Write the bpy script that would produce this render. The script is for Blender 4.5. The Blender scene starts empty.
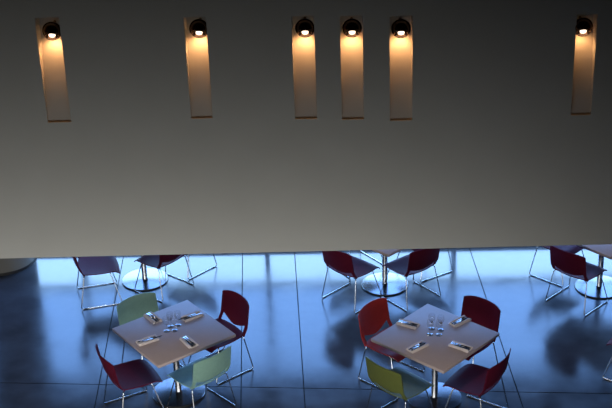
import bpy, bmesh, math, random
from mathutils import Vector, Matrix
random.seed(7)
PI = math.pi
scene = bpy.context.scene
C = scene.collection

# ------------------------------------------------------------------ camera
CAM_H, PITCH, ROLL, FPX = 7.4, math.radians(25.58), math.radians(2.0), 1274.0
r0 = Vector((1, 0, 0)); f0 = Vector((0, math.cos(PITCH), -math.sin(PITCH)))
d0 = Vector((0, -math.sin(PITCH), -math.cos(PITCH)))
cr, sr = math.cos(ROLL), math.sin(ROLL)
camR = r0 * cr + d0 * sr
camD = d0 * cr - r0 * sr
cam_data = bpy.data.cameras.new('camera'); cam = bpy.data.objects.new('camera', cam_data); C.objects.link(cam)
cam_data.sensor_width = 36; cam_data.lens = 36 * FPX / 612; cam_data.clip_end = 200
up = -camD; back = -f0
cam.matrix_world = Matrix(((camR.x, up.x, back.x, 0), (camR.y, up.y, back.y, 0), (camR.z, up.z, back.z, CAM_H), (0, 0, 0, 1)))
scene.camera = cam

# ------------------------------------------------------------------ world, exposure
world = bpy.data.worlds.new('sky'); scene.world = world; world.use_nodes = True
bg = world.node_tree.nodes['Background']
bg.inputs['Color'].default_value = (0.35, 0.62, 1.0, 1); bg.inputs['Strength'].default_value = 13.0
vs = scene.view_settings
vs.view_transform = 'Standard'; vs.look = 'None'; vs.gamma = 1; vs.use_curve_mapping = False; vs.exposure = 0.0
scene.cycles.use_denoising = True
scene.cycles.max_bounces = 8; scene.cycles.caustics_reflective = False; scene.cycles.caustics_refractive = False
scene.cycles.sample_clamp_indirect = 4

# ------------------------------------------------------------------ large lights (daylight and an added low fill)
WALL_A = math.atan(-0.025)                     # bulkhead wall is turned slightly
WIN = lambda x: 14.15 - 0.036 * x              # line of the window wall on the floor
def area(name, loc, rot, sx, sy, energy, col, portal=False, spread=PI):
    l = bpy.data.lights.new(name, 'AREA'); l.shape = 'RECTANGLE'; l.size = sx; l.size_y = sy
    l.energy = energy; l.color = col; l.spread = spread
    o = bpy.data.objects.new(name, l); C.objects.link(o); o.location = loc; o.rotation_euler = rot
    if portal: l.cycles.is_portal = True
    return o
area('sky_portal', (0.5, WIN(0.5) + 0.12, 1.05), (-PI / 2, 0, math.atan(-0.038)), 12.6, 2.1, 1, (1, 1, 1), True)
# added fill lamp, out of view below the camera, brightens the bulkhead from below
area('added_low_fill', (-1.9, 6.44, 0.80), (PI / 2, 0, 0), 7.0, 1.3, 92, (1.0, 0.985, 0.94), spread=2.25)

# ------------------------------------------------------------------ helpers
def at(px, py, z=0.0):
    v = f0 + camR * ((px - 306) / FPX) + camD * ((py - 204) / FPX)
    t = (z - CAM_H) / v.z
    return Vector((0, 0, CAM_H)) + v * t

def mat(name, col, rough=0.5, metal=0.0, noise=0.0, nscale=8.0, bump=0.0, bscale=60.0, rvar=0.0, spec=0.5, coat=0.0):
    m = bpy.data.materials.new(name); m.use_nodes = True
    nt = m.node_tree; b = nt.nodes['Principled BSDF']
    b.inputs['Base Color'].default_value = (*col, 1); b.inputs['Roughness'].default_value = rough
    b.inputs['Metallic'].default_value = metal; b.inputs['Specular IOR Level'].default_value = spec
    if coat: b.inputs['Coat Weight'].default_value = coat; b.inputs['Coat Roughness'].default_value = 0.12
    tc = nt.nodes.new('ShaderNodeTexCoord')
    if noise or rvar:
        n = nt.nodes.new('ShaderNodeTexNoise'); n.inputs['Scale'].default_value = nscale; n.inputs['Detail'].default_value = 6
        nt.links.new(tc.outputs['Object'], n.inputs['Vector'])
        if noise:
            r = nt.nodes.new('ShaderNodeValToRGB')
            r.color_ramp.elements[0].position = 0.3; r.color_ramp.elements[1].position = 0.7
            r.color_ramp.elements[0].color = (*[max(0, c * (1 - noise)) for c in col], 1)
            r.color_ramp.elements[1].color = (*[min(1, c * (1 + noise)) for c in col], 1)
            nt.links.new(n.outputs['Fac'], r.inputs['Fac']); nt.links.new(r.outputs['Color'], b.inputs['Base Color'])
        if rvar:
            mr = nt.nodes.new('ShaderNodeMapRange'); mr.inputs['From Min'].default_value = 0.3; mr.inputs['From Max'].default_value = 0.7
            mr.inputs['To Min'].default_value = rough - rvar; mr.inputs['To Max'].default_value = rough + rvar
            nt.links.new(n.outputs['Fac'], mr.inputs['Value']); nt.links.new(mr.outputs['Result'], b.inputs['Roughness'])
    if bump:
        n2 = nt.nodes.new('ShaderNodeTexNoise'); n2.inputs['Scale'].default_value = bscale; n2.inputs['Detail'].default_value = 4
        nt.links.new(tc.outputs['Object'], n2.inputs['Vector'])
        bp = nt.nodes.new('ShaderNodeBump'); bp.inputs['Strength'].default_value = bump; bp.inputs['Distance'].default_value = 0.01
        nt.links.new(n2.outputs['Fac'], bp.inputs['Height']); nt.links.new(bp.outputs['Normal'], b.inputs['Normal'])
    return m

def emit(name, col, strength):
    m = bpy.data.materials.new(name); m.use_nodes = True
    b = m.node_tree.nodes['Principled BSDF']
    b.inputs['Base Color'].default_value = (*col, 1)
    b.inputs['Emission Color'].default_value = (*col, 1); b.inputs['Emission Strength'].default_value = strength
    return m

def glassy(name, tint, ior=1.45, rough=0.02):
    m = bpy.data.materials.new(name); m.use_nodes = True; nt = m.node_tree
    nt.nodes.remove(nt.nodes['Principled BSDF']); out = nt.nodes['Material Output']
    t = nt.nodes.new('ShaderNodeBsdfTransparent'); t.inputs['Color'].default_value = (*tint, 1)
    g = nt.nodes.new('ShaderNodeBsdfGlossy'); g.inputs['Roughness'].default_value = rough
    fr = nt.nodes.new('ShaderNodeMapRange'); lw = nt.nodes.new('ShaderNodeLayerWeight'); lw.inputs['Blend'].default_value = 0.5
    pw = nt.nodes.new('ShaderNodeMath'); pw.operation = 'POWER'; pw.inputs[1].default_value = 4.0
    nt.links.new(lw.outputs['Facing'], pw.inputs[0]); nt.links.new(pw.outputs['Value'], fr.inputs['Value'])
    fr.inputs['To Min'].default_value = ((ior - 1) / (ior + 1)) ** 2; fr.inputs['To Max'].default_value = 0.45
    mx = nt.nodes.new('ShaderNodeMixShader')
    nt.links.new(fr.outputs['Result'], mx.inputs['Fac']); nt.links.new(t.outputs['BSDF'], mx.inputs[1]); nt.links.new(g.outputs['BSDF'], mx.inputs[2])
    nt.links.new(mx.outputs['Shader'], out.inputs['Surface'])
    return m

M = dict(
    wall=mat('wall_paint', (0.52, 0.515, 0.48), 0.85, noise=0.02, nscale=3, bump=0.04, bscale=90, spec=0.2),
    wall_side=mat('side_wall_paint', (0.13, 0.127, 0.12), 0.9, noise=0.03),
    dark=mat('dark_paint', (0.07, 0.07, 0.075), 0.8, noise=0.05, spec=0.2),
    slab=mat('polished_concrete', (0.048, 0.053, 0.066), 0.19, noise=0.22, nscale=3.2, bump=0.014, bscale=11, rvar=0.045, spec=0.62),
    joint=mat('joint_filler', (0.012, 0.012, 0.014), 0.9, noise=0.1, spec=0.1),
    frame=mat('window_frame_grey', (0.16, 0.16, 0.165), 0.5, noise=0.05),
    column=mat('column_plaster', (0.17, 0.165, 0.15), 0.8, noise=0.06, nscale=5),
    terrace=mat('terrace_concrete', (0.25, 0.25, 0.25), 0.9, noise=0.1),
    top=mat('tabletop_laminate', (0.49, 0.395, 0.375), 0.5, noise=0.03, nscale=10, spec=0.22),
    edge=mat('tabletop_edge', (0.36, 0.28, 0.25), 0.5, noise=0.05),
    steel=mat('brushed_steel', (0.62, 0.62, 0.63), 0.24, metal=1.0, noise=0.04, nscale=30),
    base=mat('dark_satin_metal', (0.19, 0.19, 0.20), 0.20, metal=1.0, noise=0.03, nscale=6),
    sill=mat('pale_sill', (0.50, 0.49, 0.46), 0.6, noise=0.04),
    rim=mat('dark_rubber_rim', (0.015, 0.015, 0.017), 0.5, noise=0.1),
    chrome=mat('chrome_rod', (0.60, 0.60, 0.60), 0.16, metal=1.0, noise=0.02, nscale=40),
    burgundy=mat('burgundy_plastic', (0.110, 0.010, 0.026), 0.48, noise=0.06, nscale=30, spec=0.05),
    red=mat('red_plastic', (0.36, 0.032, 0.030), 0.45, noise=0.06, nscale=30, spec=0.14),
    mint=mat('mint_green_plastic', (0.25, 0.42, 0.35), 0.45, noise=0.05, nscale=30, spec=0.14),
    olive=mat('olive_green_plastic', (0.12, 0.14, 0.038), 0.45, noise=0.05, nscale=30, spec=0.14),
    glide=mat('black_glide', (0.02, 0.02, 0.02), 0.5, noise=0.1),
    napkin=mat('cream_napkin_cloth', (0.78, 0.69, 0.65), 0.9, noise=0.05, nscale=60, bump=0.2, bscale=300, spec=0.1),
    cutlery=mat('cutlery_steel', (0.75, 0.75, 0.75), 0.12, metal=1.0, noise=0.02, nscale=50),
    bronze=mat('dark_bronze', (0.26, 0.14, 0.08), 0.20, metal=1.0, noise=0.08, nscale=30),
    bronze_ring=mat('polished_bronze', (0.42, 0.25, 0.15), 0.18, metal=1.0, noise=0.05, nscale=30),
    bulb=emit('lamp_lens', (1.0, 0.80, 0.62), 2.2),
    glass_upper=glassy('tinted_window_glass', (0.60, 0.68, 0.82)),
    foot_glass=glassy('thick_foot_glass', (0.95, 0.95, 0.95), 3.2, 0.08),
    glass=glassy('window_glass', (0.95, 0.97, 1.0)),
    wineglass=glassy('drinking_glass', (0.97, 0.97, 0.97), 1.5, 0.03),
)

def mesh_obj(name, verts, faces, m, parent=None, smooth=False, mods=None):
    me = bpy.data.meshes.new(name); me.from_pydata([tuple(v) for v in verts], [], faces); me.update()
    bm = bmesh.new(); bm.from_mesh(me); bmesh.ops.recalc_face_normals(bm, faces=bm.faces); bm.to_mesh(me); bm.free()
    if smooth:
        for p in me.polygons: p.use_smooth = True
    me.materials.append(M[m])
    return link(name, me, parent)
def link(name, me, parent=None):
    o = bpy.data.objects.new(name, me); C.objects.link(o)
    if parent is not None: o.parent = parent
    return o
def bm_obj(name, bm, m, parent=None, smooth=True, angle=35):
    me = bpy.data.meshes.new(name)
    bmesh.ops.recalc_face_normals(bm, faces=bm.faces)
    bm.to_mesh(me); bm.free()
    if smooth:
        for p in me.polygons: p.use_smooth = True
        me.set_sharp_from_angle(angle=math.radians(angle))
    me.materials.append(M[m])
    return link(name, me, parent)
def box_bm(x0, x1, y0, y1, z0, z1, bm=None, bevel=0.0):
    own = bm is None
    if own: bm = bmesh.new()
    vs_ = [bm.verts.new((x, y, z)) for x in (x0, x1) for y in (y0, y1) for z in (z0, z1)]
    for f in ((0, 1, 3, 2), (4, 6, 7, 5), (0, 4, 5, 1), (2, 3, 7, 6), (0, 2, 6, 4), (1, 5, 7, 3)):
        bm.faces.new([vs_[i] for i in f])
    if bevel and own:
        bmesh.ops.bevel(bm, geom=list(bm.edges), offset=bevel, segments=2, affect='EDGES', profile=0.5)
    return bm
def lathe_bm(prof, seg=32, bm=None, closed=False):
    bm = bm or bmesh.new(); rings = []
    for r, z in prof:
        if r < 1e-6: rings.append([bm.verts.new((0, 0, z))])
        else: rings.append([bm.verts.new((r * math.cos(2 * PI * k / seg), r * math.sin(2 * PI * k / seg), z)) for k in range(seg)])
    for a, b in zip(rings, rings[1:]):
        for k in range(seg):
            k2 = (k + 1) % seg
            if len(a) == 1 and len(b) == 1: continue
            if len(a) == 1: bm.faces.new((a[0], b[k], b[k2]))
            elif len(b) == 1: bm.faces.new((a[k], a[k2], b[0]))
            else: bm.faces.new((a[k], a[k2], b[k2], b[k]))
    return bm
def fillet(pts, rad, n=5):
    out = [Vector(pts[0])]
    for a, b, c in zip(pts, pts[1:], pts[2:]):
        a, b, c = Vector(a), Vector(b), Vector(c)
        p = b + (a - b).normalized() * rad; q = b + (c - b).normalized() * rad
        for i in range(n + 1):
            t = i / n
            out.append(p * (1 - t) ** 2 + b * 2 * t * (1 - t) + q * t * t)
    out.append(Vector(pts[-1]))
    return out
def tube_bm(pts, r, seg=8, bm=None):
    bm = bm or bmesh.new(); pts = [Vector(p) for p in pts]; rings = []
    nrm = None
    for i, p in enumerate(pts):
        t = (pts[min(i + 1, len(pts) - 1)] - pts[max(i - 1, 0)]).normalized()
        if nrm is None:
            nrm = t.orthogonal().normalized()
        nrm = (nrm - t * nrm.dot(t)).normalized(); bi = t.cross(nrm)
        rings.append([bm.verts.new(p + nrm * (r * math.cos(2 * PI * k / seg)) + bi * (r * math.sin(2 * PI * k / seg))) for k in range(seg)])
    for a, b in zip(rings, rings[1:]):
        for k in range(seg): bm.faces.new((a[k], a[(k + 1) % seg], b[(k + 1) % seg], b[k]))
    bm.faces.new(rings[0][::-1]); bm.faces.new(rings[-1])
    return bm
def tag(o, label=None, cat=None, group=None, kind=None):
    if label: o['label'] = label
    if cat: o['category'] = cat
    if group: o['group'] = group
    if kind: o['kind'] = kind
    return o
def struct(o): o['kind'] = 'structure'; return o
def thing(name, label, cat, loc=(0, 0, 0), rz=0.0, group=None):
    o = bpy.data.objects.new(name, None); C.objects.link(o); o.empty_display_size = 0.1
    o.location = loc; o.rotation_euler = (0, 0, rz)
    return tag(o, label, cat, group)
def dup(root, loc, rz, label, group=None, swap=None):
    def cp(o, parent):
        c = o.copy(); C.objects.link(c)
        if parent is not None: c.parent = parent
        for ch in o.children: cp(ch, c)
        return c
    r = cp(root, None); r.location = loc; r.rotation_euler = (0, 0, rz); r['label'] = label
    if group: r['group'] = group
    return r

# ------------------------------------------------------------------ floor: concrete slabs with open joints
floor = struct(bm_obj('floor', box_bm(-7.5, 7.5, 5.2, 14.6, -0.20, -0.010), 'joint', smooth=False))
K = -0.0248                                        # depth joints drift in x per metre of y
jx = [-0.731 + d for d in (-6.0, -3.66, -1.491, 0.0, 0.649, 2.823, 4.99, 7.2)]   # x of each joint at y = 10.79
def jX(i, y): return jx[i] + K * (y - 10.791)
def jE(k, x): return 11.047 - 0.094 * x + k * 3.45
G = 0.005
rows = [(-2, -1), (-1, 0), (0, 1)]
def corner(i, k, sx, sy):
    x = jx[i]
    for _ in range(4):
        y = jE(k, x) if k > -2 else 5.25
        x = jX(i, y)
    return (x + sx * G, y + sy * G)
for k0, k1 in rows:
    for i in range(len(jx) - 1):
        q = [corner(i, k0, 1, 1), corner(i + 1, k0, -1, 1), corner(i + 1, k1, -1, -1), corner(i, k1, 1, -1)]
        bm = bmesh.new()
        lo = [bm.verts.new((x, y, -0.010)) for x, y in q]; hi = [bm.verts.new((x, y, 0.0)) for x, y in q]
        bm.faces.new(hi); bm.faces.new(lo[::-1])
        for a in range(4): bm.faces.new((lo[a], lo[(a + 1) % 4], hi[(a + 1) % 4], hi[a]))
        bm_obj('floor_slab', bm, 'slab', floor, smooth=False)

# ------------------------------------------------------------------ bulkhead wall with six recessed light niches
BW_Z, BW_TOP, DEPTH, DLOW = 2.678, 9.2, 0.165, 0.010     # niches are deep at the top and run out towards the bottom
wo = Vector((0, 8.99, 0)); wt = Vector((math.cos(WALL_A), math.sin(WALL_A), 0)); wn = Vector((-math.sin(WALL_A), math.cos(WALL_A), 0))
def wall_uv(px, py, depth=0.0):
    v = f0 + camR * ((px - 306) / FPX) + camD * ((py - 204) / FPX)
    o = Vector((0, 0, CAM_H)); t = ((wo + wn * depth) - o).dot(wn) / v.dot(wn)
    p = o + v * t
    return (p - wo).dot(wt), p.z
def W(u, z, d): return wo + wt * u + wn * d + Vector((0, 0, z))
niches = []   # u0, u1, z0, z1
for xl, xr, yt, yb, lx, ly in ((41.2, 65.0, 17.5, 122.5, 52, 31), (187.6, 209.4, 17, 118.5, 199, 28.5), (293.4, 315.6, 16, 119, 305, 28),
                       (341, 363.3, 16, 119.5, 352, 28), (389.8, 412.4, 16, 120.5, 401, 28.5), (573.6, 594.0, 14.5, 115, 583, 27)):
    u0 = wall_uv(xl, 70)[0]; u1 = wall_uv(xr, 70)[0]; xm = (xl + xr) / 2
    niches.append((u0, u1, wall_uv(xm, yb)[1], wall_uv(xm, yt)[1], wall_uv(lx, ly, 0.02)))
vv, ff = [], []
def quad(a, b, c, d):
    n = len(vv); vv.extend((a, b, c, d)); ff.append((n, n + 1, n + 2, n + 3))
def wq(u0, u1, z0, z1, d): quad(W(u0, z0, d), W(u1, z0, d), W(u1, z1, d), W(u0, z1, d))
U0, U1, TH = -7.45, 7.45, 0.35
cuts = [U0]
for n in niches: cuts += [n[0], n[1]]
cuts.append(U1)
for i in range(0, len(cuts), 2): wq(cuts[i], cuts[i + 1], BW_Z, BW_TOP, 0)
for u0, u1, z0, z1, _ in niches:
    wq(u0, u1, BW_Z, z0, 0); wq(u0, u1, z1, BW_TOP, 0); quad(W(u0, z0, DLOW), W(u1, z0, DLOW), W(u1, z1, DEPTH), W(u0, z1, DEPTH))
    quad(W(u0, z0, 0), W(u0, z1, 0), W(u0, z1, DEPTH), W(u0, z0, DLOW))
    quad(W(u1, z0, 0), W(u1, z1, 0), W(u1, z1, DEPTH), W(u1, z0, DLOW))
    quad(W(u0, z0, 0), W(u1, z0, 0), W(u1, z0, DLOW), W(u0, z0, DLOW))
    quad(W(u0, z1, 0), W(u1, z1, 0), W(u1, z1, DEPTH), W(u0, z1, DEPTH))
wq(U0, U1, BW_Z, BW_TOP, TH); quad(W(U0, BW_Z, 0), W(U1, BW_Z, 0), W(U1, BW_Z, TH), W(U0, BW_Z, TH))
me = bpy.data.meshes.new('wall_front'); me.from_pydata([tuple(v) for v in vv], [], ff); me.materials.append(M['wall'])
struct(link('wall_front', me))

# ------------------------------------------------------------------ rest of the shell
struct(bm_obj('ceiling', box_bm(-7.5, 7.5, -3.2, 9.6, 9.2, 9.4), 'dark', smooth=False))
struct(bm_obj('trim_1', box_bm(-7.5, 7.5, 9.36, 14.6, BW_Z + 0.002, BW_Z + 0.2), 'dark', smooth=False))      # soffit over the dining strip
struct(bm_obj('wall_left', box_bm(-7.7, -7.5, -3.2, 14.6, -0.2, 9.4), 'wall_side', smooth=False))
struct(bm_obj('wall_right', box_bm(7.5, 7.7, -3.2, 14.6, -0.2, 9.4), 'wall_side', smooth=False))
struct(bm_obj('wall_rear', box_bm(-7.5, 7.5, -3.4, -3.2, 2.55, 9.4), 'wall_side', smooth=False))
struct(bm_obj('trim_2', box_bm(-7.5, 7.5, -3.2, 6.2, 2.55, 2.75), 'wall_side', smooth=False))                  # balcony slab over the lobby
# unseen lobby front under the balcony: glazed screen made up for the added fill
lob = bmesh.new()
box_bm(-7.5, 7.5, 6.20, 6.36, 2.35, 2.75, lob); box_bm(-7.5, 7.5, 6.20, 6.36, 0.0, 0.12, lob)
for x in (-7.45, -5.7, -4.2, -2.7, -1.2, 0.4, 2.0, 3.7, 5.5, 7.45): box_bm(x - 0.05, x + 0.05, 6.20, 6.36, 0.12, 2.35, lob)
added_screen = struct(bm_obj('window_1', lob, 'frame', smooth=False))
bm_obj('pane', box_bm(-7.4, 7.4, 6.27, 6.28, 0.12, 2.35), 'glass', added_screen, smooth=False)
struct(bm_obj('wall_lobby', box_bm(-7.5, 7.5, 5.25, 5.35, 0.0, 2.55), 'wall_side', smooth=False))
# window wall behind the dining strip
HEAD = 2.02
def wp(x, d, z): return (x, WIN(x) + d, z)
def wbar(name, x0, x1, d0_, d1_, z0, z1, m, parent=None):
    bm = bmesh.new(); vs_ = [bm.verts.new(wp(x, d, z)) for x in (x0, x1) for d in (d0_, d1_) for z in (z0, z1)]
    for f in ((0, 1, 3, 2), (4, 6, 7, 5), (0, 4, 5, 1), (2, 3, 7, 6), (0, 2, 6, 4), (1, 5, 7, 3)): bm.faces.new([vs_[i] for i in f])
    return bm_obj(name, bm, m, parent, smooth=False)
struct(wbar('wall_back', -7.5, 7.5, 0.0, 0.25, HEAD, BW_Z, 'dark'))
struct(wbar('baseboard_back', -7.5, 7.5, 0.02, 0.10, -0.01, 0.018, 'rim'))
struct(wbar('trim_3', -7.5, 7.5, 0.0, 0.10, 0.018, 0.075, 'sill'))
mx = [-0.51 + 2.34 * k for k in range(-3, 5)]
wn_ = 2
for a, b in zip([-7.5] + mx, mx + [7.5]):
    if b - a < 0.2: continue
    w = struct(wbar('window_%d' % wn_, b - 0.028, b + 0.028, 0.0, 0.10, 0.075, HEAD, 'frame')); wn_ += 1
    wbar('transom', a + 0.028, b - 0.028, 0.02, 0.08, 0.50, 0.565, 'frame', w)
    wbar('pane', a + 0.028, b - 0.028, 0.045, 0.055, 0.075, 0.50, 'glass', w)
    wbar('pane', a + 0.028, b - 0.028, 0.045, 0.055, 0.565, HEAD, 'glass_upper', w)
struct(bm_obj('ground_outside', box_bm(-40, 40, 14.62, 70, -0.5, -0.15), 'terrace', smooth=False))
# round column beside the glazing
cx, cy, cr_ = -3.80, 14.12, 0.395
col = thing('round_column', 'thick round plaster column at the far left edge, with a dark base ring', 'column', (cx, cy, 0))
bm_obj('shaft', lathe_bm([(cr_, 0.03), (cr_, BW_Z)], 64), 'column', col)
bm_obj('base_ring', lathe_bm([(cr_ - 0.05, 0), (cr_ + 0.006, 0), (cr_ + 0.006, 0.035), (cr_ - 0.05, 0.035)], 64), 'rim', col)

# ------------------------------------------------------------------ wall lamps in the niches
def ball_bm(R, cut):
    # ball with its mouth cut off around local -Z
    prof = []
    a0 = math.asin(cut / R)
    for i in range(15):
        a = PI / 2 - (PI / 2 + (PI / 2 - a0)) * i / 14
        prof.append((max(R * math.cos(a), 0), R * math.sin(a)))
    zb = prof[-1][1]
    prof += [(cut * 0.86, zb - 0.001), (cut * 0.8, zb + 0.022), (cut * 0.45, zb + 0.030)]
    return lathe_bm(prof, 36), zb
where = ['far left, over the round column', 'second from the left', 'left of the three close together', 'middle of the three close together',
         'right of the three close together', 'far right of the wall']
RB, CUT = 0.067, 0.050
bmm, zb = ball_bm(RB, CUT); protos = None
for (u0, u1, z0, z1, (lu, lz)), wh in zip(niches, where):
    c = W(lu, lz, 0.03)
    lamp = thing('wall_lamp', 'bronze ball spotlight in a wall niche, ' + wh, 'lamp', c, WALL_A, 'ball lamps in the wall niches')
    if protos is None:
        a = bm_obj('housing', bmm, 'bronze', lamp)
        b = bm_obj('bezel', lathe_bm([(CUT * 0.86, zb), (CUT + 0.002, zb - 0.004), (CUT + 0.007, zb + 0.001), (CUT + 0.007, zb + 0.010), (CUT * 0.9, zb + 0.012)], 36), 'bronze', lamp)
        l_ = bm_obj('lens', lathe_bm([(0, zb - 0.007), (.012, zb - 0.006), (.020, zb - 0.002), (.024, zb + 0.004), (.024, zb + 0.020), (0, zb + 0.020)], 28), 'bulb', lamp)
        s = bm_obj('stem', tube_bm([(0, 0.02, 0.03), (0, DEPTH - 0.03, 0.03)], 0.012, 12), 'bronze', lamp)
        ring = [(0.0685 * math.cos(2 * PI * k / 40), -0.012, 0.0685 * math.sin(2 * PI * k / 40)) for k in range(41)]
        g = bm_obj('trim_ring', tube_bm(ring, .0045, 8), 'bronze_ring', lamp)
        protos = (a, b, l_, s, g)
        for o in (a, b, l_): o.rotation_euler = (math.radians(-43), 0, 0)
    else:
        for o in protos:
            k = o.copy(); C.objects.link(k); k.parent = lamp
    sp = bpy.data.lights.new('lamp_light', 'SPOT'); sp.energy = 3.0 if wh != where[-1] else 1.5; sp.color = (1.0, 0.46, 0.17); sp.spot_size = math.radians(165); sp.spot_blend = 0.7; sp.shadow_soft_size = 0.025
    lo = bpy.data.objects.new('lamp_light', sp); C.objects.link(lo); lo.parent = lamp
    lo.location = (0, 0.015, -RB - 0.012); lo.rotation_euler = (math.radians(12), 0, 0)

# ------------------------------------------------------------------ chair
def back_sheet():
    xs = [-.238, -.222, -.204, -.200, -.17, -.13, -.085, -.04, 0, .04, .085, .13, .17, .200, .204, .222, .238]
    nz = 9; verts, faces = [], []
    for x in xs:
        u = x / .238; ax = abs(x)
        zb_ = .412 if ax > .202 else .446 + .062 * (ax / .200) ** 1.6
        zt = .768 - .022 * abs(u) ** 5 - .004 * u * u
        for k in range(nz):
            z = zb_ + (zt - zb_) * k / (nz - 1); h = (z - .412) / .35
            y = -.205 - .035 * min(h * 4, 1) - .055 * h - (.055 * (1 - u * u)) * (0.35 + .65 * h)
            taper = 1 - .03 * max(h - .6, 0)
            verts.append((x * taper, y, z))
    for i in range(len(xs) - 1):
        for k in range(nz - 1):
            faces.append((i * nz + k, (i + 1) * nz + k, (i + 1) * nz + k + 1, i * nz + k + 1))
    return verts, faces
def seat_sheet():
    nx, ny = 13, 14; verts, faces = [], []
    for j in range(ny):
        t = j / (ny - 1)
        for i in range(nx):
            u = -1 + 2 * i / (nx - 1)
            hw = .230 + .014 * math.sin(PI * min(t * 1.1, 1)) - .012 * max(t - .85, 0) / .15
            y = -.212 + .42 * t - .035 * (1 - u * u) * (1 - t) ** 2 + .012 * (1 - u * u) * t
            z = .425 - .016 * (1 - u ** 2) * math.sin(PI * min(t + .1, 1)) - .045 * max(t - .78, 0) ** 2 / .05 + .012 * (1 - t) ** 3
            verts.append((hw * u, y, z))
    for j in range(ny - 1):
        for i in range(nx - 1):
            a = j * nx + i; faces.append((a, a + 1, a + nx + 1, a + nx))
    return verts, faces
def thick(verts, faces, th, name, m):
    me = bpy.data.meshes.new(name); me.from_pydata(verts, [], faces)
    bm = bmesh.new(); bm.from_mesh(me); bmesh.ops.recalc_face_normals(bm, faces=bm.faces)
    bmesh.ops.solidify(bm, geom=list(bm.faces), thickness=th)
    bmesh.ops.recalc_face_normals(bm, faces=bm.faces); bm.to_mesh(me); bm.free()
    for p in me.polygons: p.use_smooth = True
    me.set_sharp_from_angle(angle=math.radians(50)); me.materials.append(M[m])
    return me
frame_me = []
for s in (-1, 1):
    bm = tube_bm(fillet([(s * .10, .075, .400), (s * .195, .095, .395), (s * .262, .20, .008), (s * .262, -.28, .008), (s * .218, -.205, .405), (s * .10, -.17, .400)], .030), .0062, 8)
    me = bpy.data.meshes.new('sled_leg'); bmesh.ops.recalc_face_normals(bm, faces=bm.faces); bm.to_mesh(me); bm.free()
    for p in me.polygons: p.use_smooth = True
    me.materials.append(M['chrome']); frame_me.append(me)
bm = tube_bm([(-.11, 0, .400), (.11, 0, .400)], .007, 8)
rail_me = bpy.data.meshes.new('seat_rail'); bm.to_mesh(rail_me); bm.free(); rail_me.materials.append(M['chrome'])
bm = box_bm(-.011, .011, -.022, .022, 0.0, .010); glide_me = bpy.data.meshes.new('foot_glide'); bmesh.ops.recalc_face_normals(bm, faces=bm.faces); bm.to_mesh(glide_me); bm.free(); glide_me.materials.append(M['glide'])
chair_me = {}
def chair(color, x, y, deg, label, group):
    t = thing('dining_chair', label, 'chair', (x, y, 0), math.radians(deg), group)
    if color not in chair_me:
        chair_me[color] = (thick(*seat_sheet(), .011, 'seat', color), thick(*back_sheet(), .011, 'backrest', color))
    link('seat', chair_me[color][0], t); link('backrest', chair_me[color][1], t)
    for me, s in zip(frame_me, (-1, 1)):
        leg = link('sled_leg', me, t)
        for yy in (-.23, .15):
            g = link('foot_glide', glide_me, leg); g.location = (s * .262, yy, 0)
    for y_ in (.075, -.17): link('seat_rail', rail_me, t).location = (0, y_, 0)
    return t

# ------------------------------------------------------------------ table
TS = 0.905
def table_proto():
    t = thing('cafe_table', '', 'table')
    h = TS / 2
    tp = bm_obj('tabletop', box_bm(-h, h, -h, h, .712, .740, bevel=.004), 'top', t)
    bm_obj('edge_band', box_bm(-h + .006, h - .006, -h + .006, h - .006, .704, .713, bevel=.002), 'edge', tp)
    bm_obj('column', lathe_bm([(.038, .02), (.034, .03), (.034, .69), (.12, .698), (.12, .705)], 28), 'steel', t)
    b = bm_obj('base', lathe_bm([(0, .032), (.05, .030), (.20, .024), (.272, .019), (.275, .015), (.275, .012)], 56), 'base', t)
    bm_obj('base_rim', lathe_bm([(0, .0), (.277, .0), (.279, .006), (.277, .013), (.20, .013)], 56), 'rim', b)
    return t
proto = table_proto(); first = [True]
def table(x, y, deg, label, group):
    if first[0]:
        first[0] = False; proto.location = (x, y, 0); proto.rotation_euler = (0, 0, math.radians(deg)); proto['label'] = label; proto['group'] = group; return proto
    return dup(proto, (x, y, 0), math.radians(deg), label, group)
GF, GB = 'front row of set tables', 'tables along the glazing'
CF, CB = 'chairs around the front tables', 'chairs around the tables along the glazing'
T1 = (-1.38, 11.051); T2 = (1.233, 10.789)
table(*T1, 36.3, 'square pinkish table set with glasses and napkins, the left one of the two laid tables', GF)
table(*T2, 46.0, 'square pinkish table set with glasses and napkins, beside the olive green chair', GF)
TBl = (-1.97, 13.49); TBc = (.90, 13.17); TBr = (3.38, 12.93)
table(*TBl, 45, 'square table under the wall edge at the left, only its foot shows', GB)
table(*TBc, 45, 'square table whose front corner shows under the middle of the wall', GB)
table(*TBr, 40, 'square table under the wall edge at the far right', GB)
# front left table
chair('mint', -1.655, 11.475, -143.8, 'grey green chair behind the left set table, back towards the glazing', CF)
chair('burgundy', -1.00, 11.49, 128, 'burgundy chair at the right of the left set table, facing the camera', CF)
chair('mint', -1.155, 10.79, 42, 'mint green chair at the near right side of the left set table', CF)
chair('burgundy', -1.769, 10.786, -62.8, 'dark red chair at the near left side of the left set table', CF)
# front right table
chair('red', .865, 11.20, -131.4, 'bright red chair at the far left side of the right set table', CF)
chair('burgundy', 1.575, 11.18, 135, 'burgundy chair at the far right side of the right set table', CF)
chair('olive', .895, 10.475, -48, 'olive green chair at the near left side of the right set table', CF)
chair('burgundy', 1.565, 10.49, 54, 'burgundy chair at the near right side of the right set table', CF)
_f = at(603.8, 378.8); _a = math.radians(52); _l = Vector((-.262, .185))
chair('burgundy', _f.x - (math.cos(_a) * _l.x - math.sin(_a) * _l.y), _f.y - (math.sin(_a) * _l.x + math.cos(_a) * _l.y), 52, 'chair at the lower right edge of which only a chrome foot shows', CF)
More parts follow.
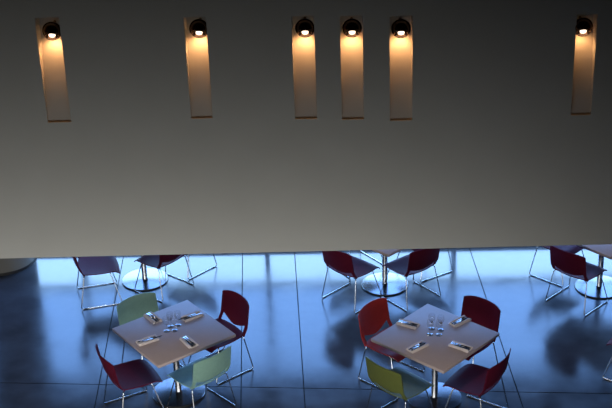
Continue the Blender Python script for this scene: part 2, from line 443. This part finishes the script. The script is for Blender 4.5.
# tables along the glazing
chair('burgundy', -2.434, 13.147, -75.7, 'burgundy chair seen from the side, leftmost chair of all, facing right', CB)
chair('burgundy', -1.75, 13.30, 50, 'burgundy chair seen from behind, in front of the leftmost table foot', CB)
chair('burgundy', -1.50, 13.77, 136, 'chair hidden by the wall, only its runner shows right of the leftmost table', CB)
chair('burgundy', .527, 12.90, -45.7, 'burgundy chair seen from behind, left of the middle table foot', CB)
chair('burgundy', 1.15, 12.905, 37, 'burgundy chair seen from behind, right of the middle table foot', CB)
chair('burgundy', 1.36, 13.52, 121, 'chair behind the middle table, at its right, mostly hidden by the wall edge', CB)
chair('burgundy', .60, 13.66, -145, 'chair behind the middle table, at its left, mostly hidden by the wall edge', CB)
chair('burgundy', 3.085, 12.655, -46, 'burgundy chair seen from behind, in front of the far right table', CB)
chair('burgundy', 3.01, 13.28, -135, 'chair behind the far right table of which a strip of seat and a runner show', CB)
chair('burgundy', 3.80, 12.60, 42, 'chair at the right picture edge in front of the far right table', CB)

# ------------------------------------------------------------------ place settings
def napkin_mesh():
    # folded cloth pocket: flat base with two rolled long sides
    nx, ny = 13, 11; L, Wd = .225, .108; verts, faces = [], []
    for i in range(nx):
        s = -1 + 2 * i / (nx - 1)
        for j in range(ny):
            v = -1 + 2 * j / (ny - 1); av = abs(v)
            z = .008 + .016 * math.exp(-((av - .72) / .22) ** 2) + .002 * math.sin(5 * s + 2 * v)
            if av > .97: z = .003
            if abs(s) > .97: z *= .75
            verts.append((s * L / 2 * (1 - .03 * av * av), v * Wd / 2 * (1 + .05 * s), z))
    n = nx * ny
    verts += [(x, y, 0.0) for x, y, z in verts]
    for i in range(nx - 1):
        for j in range(ny - 1):
            a = i * ny + j; faces.append((a, a + ny, a + ny + 1, a + 1)); faces.append((n + a, n + a + 1, n + a + ny + 1, n + a + ny))
    ring = [i * ny for i in range(nx)] + [(nx - 1) * ny + j for j in range(1, ny)] + [i * ny + ny - 1 for i in range(nx - 2, -1, -1)] + [j for j in range(ny - 2, 0, -1)]
    for a, b in zip(ring, ring[1:] + ring[:1]): faces.append((a, b, n + b, n + a))
    return verts, faces
nap_me = None
def outline_bm(pts, z0, z1):
    bm = bmesh.new(); lo = [bm.verts.new((x, y, z0)) for x, y in pts]; hi = [bm.verts.new((x, y, z1)) for x, y in pts]
    bm.faces.new(hi); bm.faces.new(lo[::-1])
    for a in range(len(pts)): bm.faces.new((lo[a], lo[(a + 1) % len(pts)], hi[(a + 1) % len(pts)], hi[a]))
    return bm
def knife_parts(parent):
    bm_obj('blade', outline_bm([(0.0, -.009), (.07, -.010), (.098, -.004), (.105, .004), (.09, .008), (0, .008)], 0.0012, .0030), 'cutlery', parent, smooth=False)
    bm_obj('handle', box_bm(-.105, .002, -.008, .008, 0, .006, bevel=.0025), 'cutlery', parent)
def fork_parts(parent):
    bm_obj('handle', box_bm(-.10, .045, -.006, .006, 0, .005, bevel=.002), 'cutlery', parent)
    hd = bm_obj('head', outline_bm([(.04, -.005), (.052, -.012), (.07, -.013), (.07, .013), (.052, .012), (.04, .005)], 0.001, .0035), 'cutlery', parent, smooth=False)
    bm = bmesh.new()
    for k in range(4): box_bm(.068, .104, -.0128 + k * .0072, -.0092 + k * .0072, 0.001, .0035, bm)
    bm_obj('tines', bm, 'cutlery', hd, smooth=False)
kproto = fproto = None
ZT = .7405
def setting(cxp, dxp, slide, pos):
    global nap_me, kproto, fproto
    c = at(*cxp, ZT); e = at(cxp[0] + dxp[0], cxp[1] + dxp[1], ZT); a = math.atan2(e.y - c.y, e.x - c.x)
    if nap_me is None:
        o = mesh_obj('napkin', *napkin_mesh(), 'napkin', smooth=True); nap_me = o.data
    else: o = link('napkin', nap_me)
    o.location = (c.x, c.y, ZT); o.rotation_euler = (0, 0, a)
    tag(o, 'folded cream cloth napkin ' + pos, 'napkin', 'napkins on the set tables')
    def put(kind, dy, dx, dz):
        global kproto, fproto
        p = Vector((c.x, c.y, ZT + dz)) + Vector((math.cos(a) * dx - math.sin(a) * dy, math.sin(a) * dx + math.cos(a) * dy, 0))
        lab = 'steel %s lying in the napkin %s' % (kind, pos); g = kind + 's in the napkins'
        pr = kproto if kind == 'knife' else fproto
        if pr is None:
            t = thing('table_' + kind, lab, kind, p, a, g)
            if kind == 'knife': knife_parts(t); kproto = t
            else: fork_parts(t); fproto = t
        else: dup(pr, p, a, lab, g)
    put('fork', .012, -.005, .0125); put('knife', -.013, .005 + slide, .0125)
def glass(cxp, pos):
    global gproto
    c = at(*cxp, ZT)
    lab = 'clear stemmed glass ' + pos
    if gproto is None:
        gproto = thing('wine_glass', lab, 'glass', (c.x, c.y, ZT), 0, 'glasses on the set tables')
        bm_obj('foot', lathe_bm([(0, 0), (.032, 0), (.033, .002), (.020, .005), (.007, .011), (0, .013)], 24), 'foot_glass', gproto)
        bm_obj('stem', lathe_bm([(.006, .010), (.0042, .02), (.0038, .055), (.006, .072), (.012, .078)], 14), 'wineglass', gproto)
        bm_obj('bowl', lathe_bm([(0, .072), (.012, .077), (.026, .092), (.034, .115), (.0345, .135), (.031, .165), (.0295, .165), (.033, .135), (.0325, .116), (.025, .094), (.012, .080), (0, .076)], 28), 'wineglass', gproto)
    else: dup(gproto, (c.x, c.y, ZT), 0, lab)
gproto = None
for (c, dr, sl, pos) in (((153, 318.3), (105, 80), 0, 'at the far left side of the left table'), ((192.3, 317), (-130, 45), .05, 'at the far right side of the left table'),
                     ((147.5, 341), (75, -25), .05, 'at the near left side of the left table'), ((189, 342.5), (100, 90), 0, 'at the near right side of the left table'),
                     ((407.8, 324.6), (150, 40), 0, 'at the far left side of the right table'), ((459.8, 321.9), (120, -60), 0, 'at the far right side of the right table'),
                     ((417.3, 347.5), (120, -60), 0, 'at the near left side of the right table'), ((460.5, 347.1), (150, 50), 0, 'at the near right side of the right table')):
    setting(c, dr, sl, pos)
for c, pos in (((166.8, 331.4), 'on the left table, the leftmost of its four'), ((170.7, 326.8), 'on the left table, the second from the left of its four'), ((174.6, 330.8), 'on the left table, the third from the left of its four'), ((178.3, 325.5), 'on the left table, the rightmost of its four'),
               ((431.7, 328.9), 'on the right table, far left of its four'), ((440.7, 330.1), 'on the right table, far right of its four'), ((430, 334.8), 'on the right table, near left of its four'), ((439, 335), 'on the right table, near right of its four')):
    glass(c, pos)
# unseen lamps added in the soffit to brighten the tabletops and back seats
for x, y, nm in ((-1.4, 10.35, 'left set table'), (1.2, 10.2, 'right set table'), (-2.1, 12.7, 'leftmost table by the glazing'), (0.6, 12.55, 'middle table by the glazing'), (3.1, 12.3, 'far right table by the glazing')):
    d = thing('added_fill_lamp', 'added fill lamp, out of view in the soffit over the %s' % nm, 'lamp', (x, y, BW_Z))
    bm_obj('trim_ring', lathe_bm([(.045, -.002), (.06, -.004), (.062, .001), (.045, .001)], 32), 'steel', d)
    bm_obj('lens', lathe_bm([(0, -.001), (.045, -.001), (.045, .001)], 32), 'bulb', d)
    sp = bpy.data.lights.new('fill_spot', 'SPOT'); sp.energy = 25 if 'set' in nm else 22; sp.color = (1.0, 0.90, 0.85); sp.spot_size = math.radians(110); sp.spot_blend = 1.0; sp.shadow_soft_size = 0.12
    lo = bpy.data.objects.new('fill_spot', sp); C.objects.link(lo); lo.parent = d; lo.location = (0, 0, -.03)
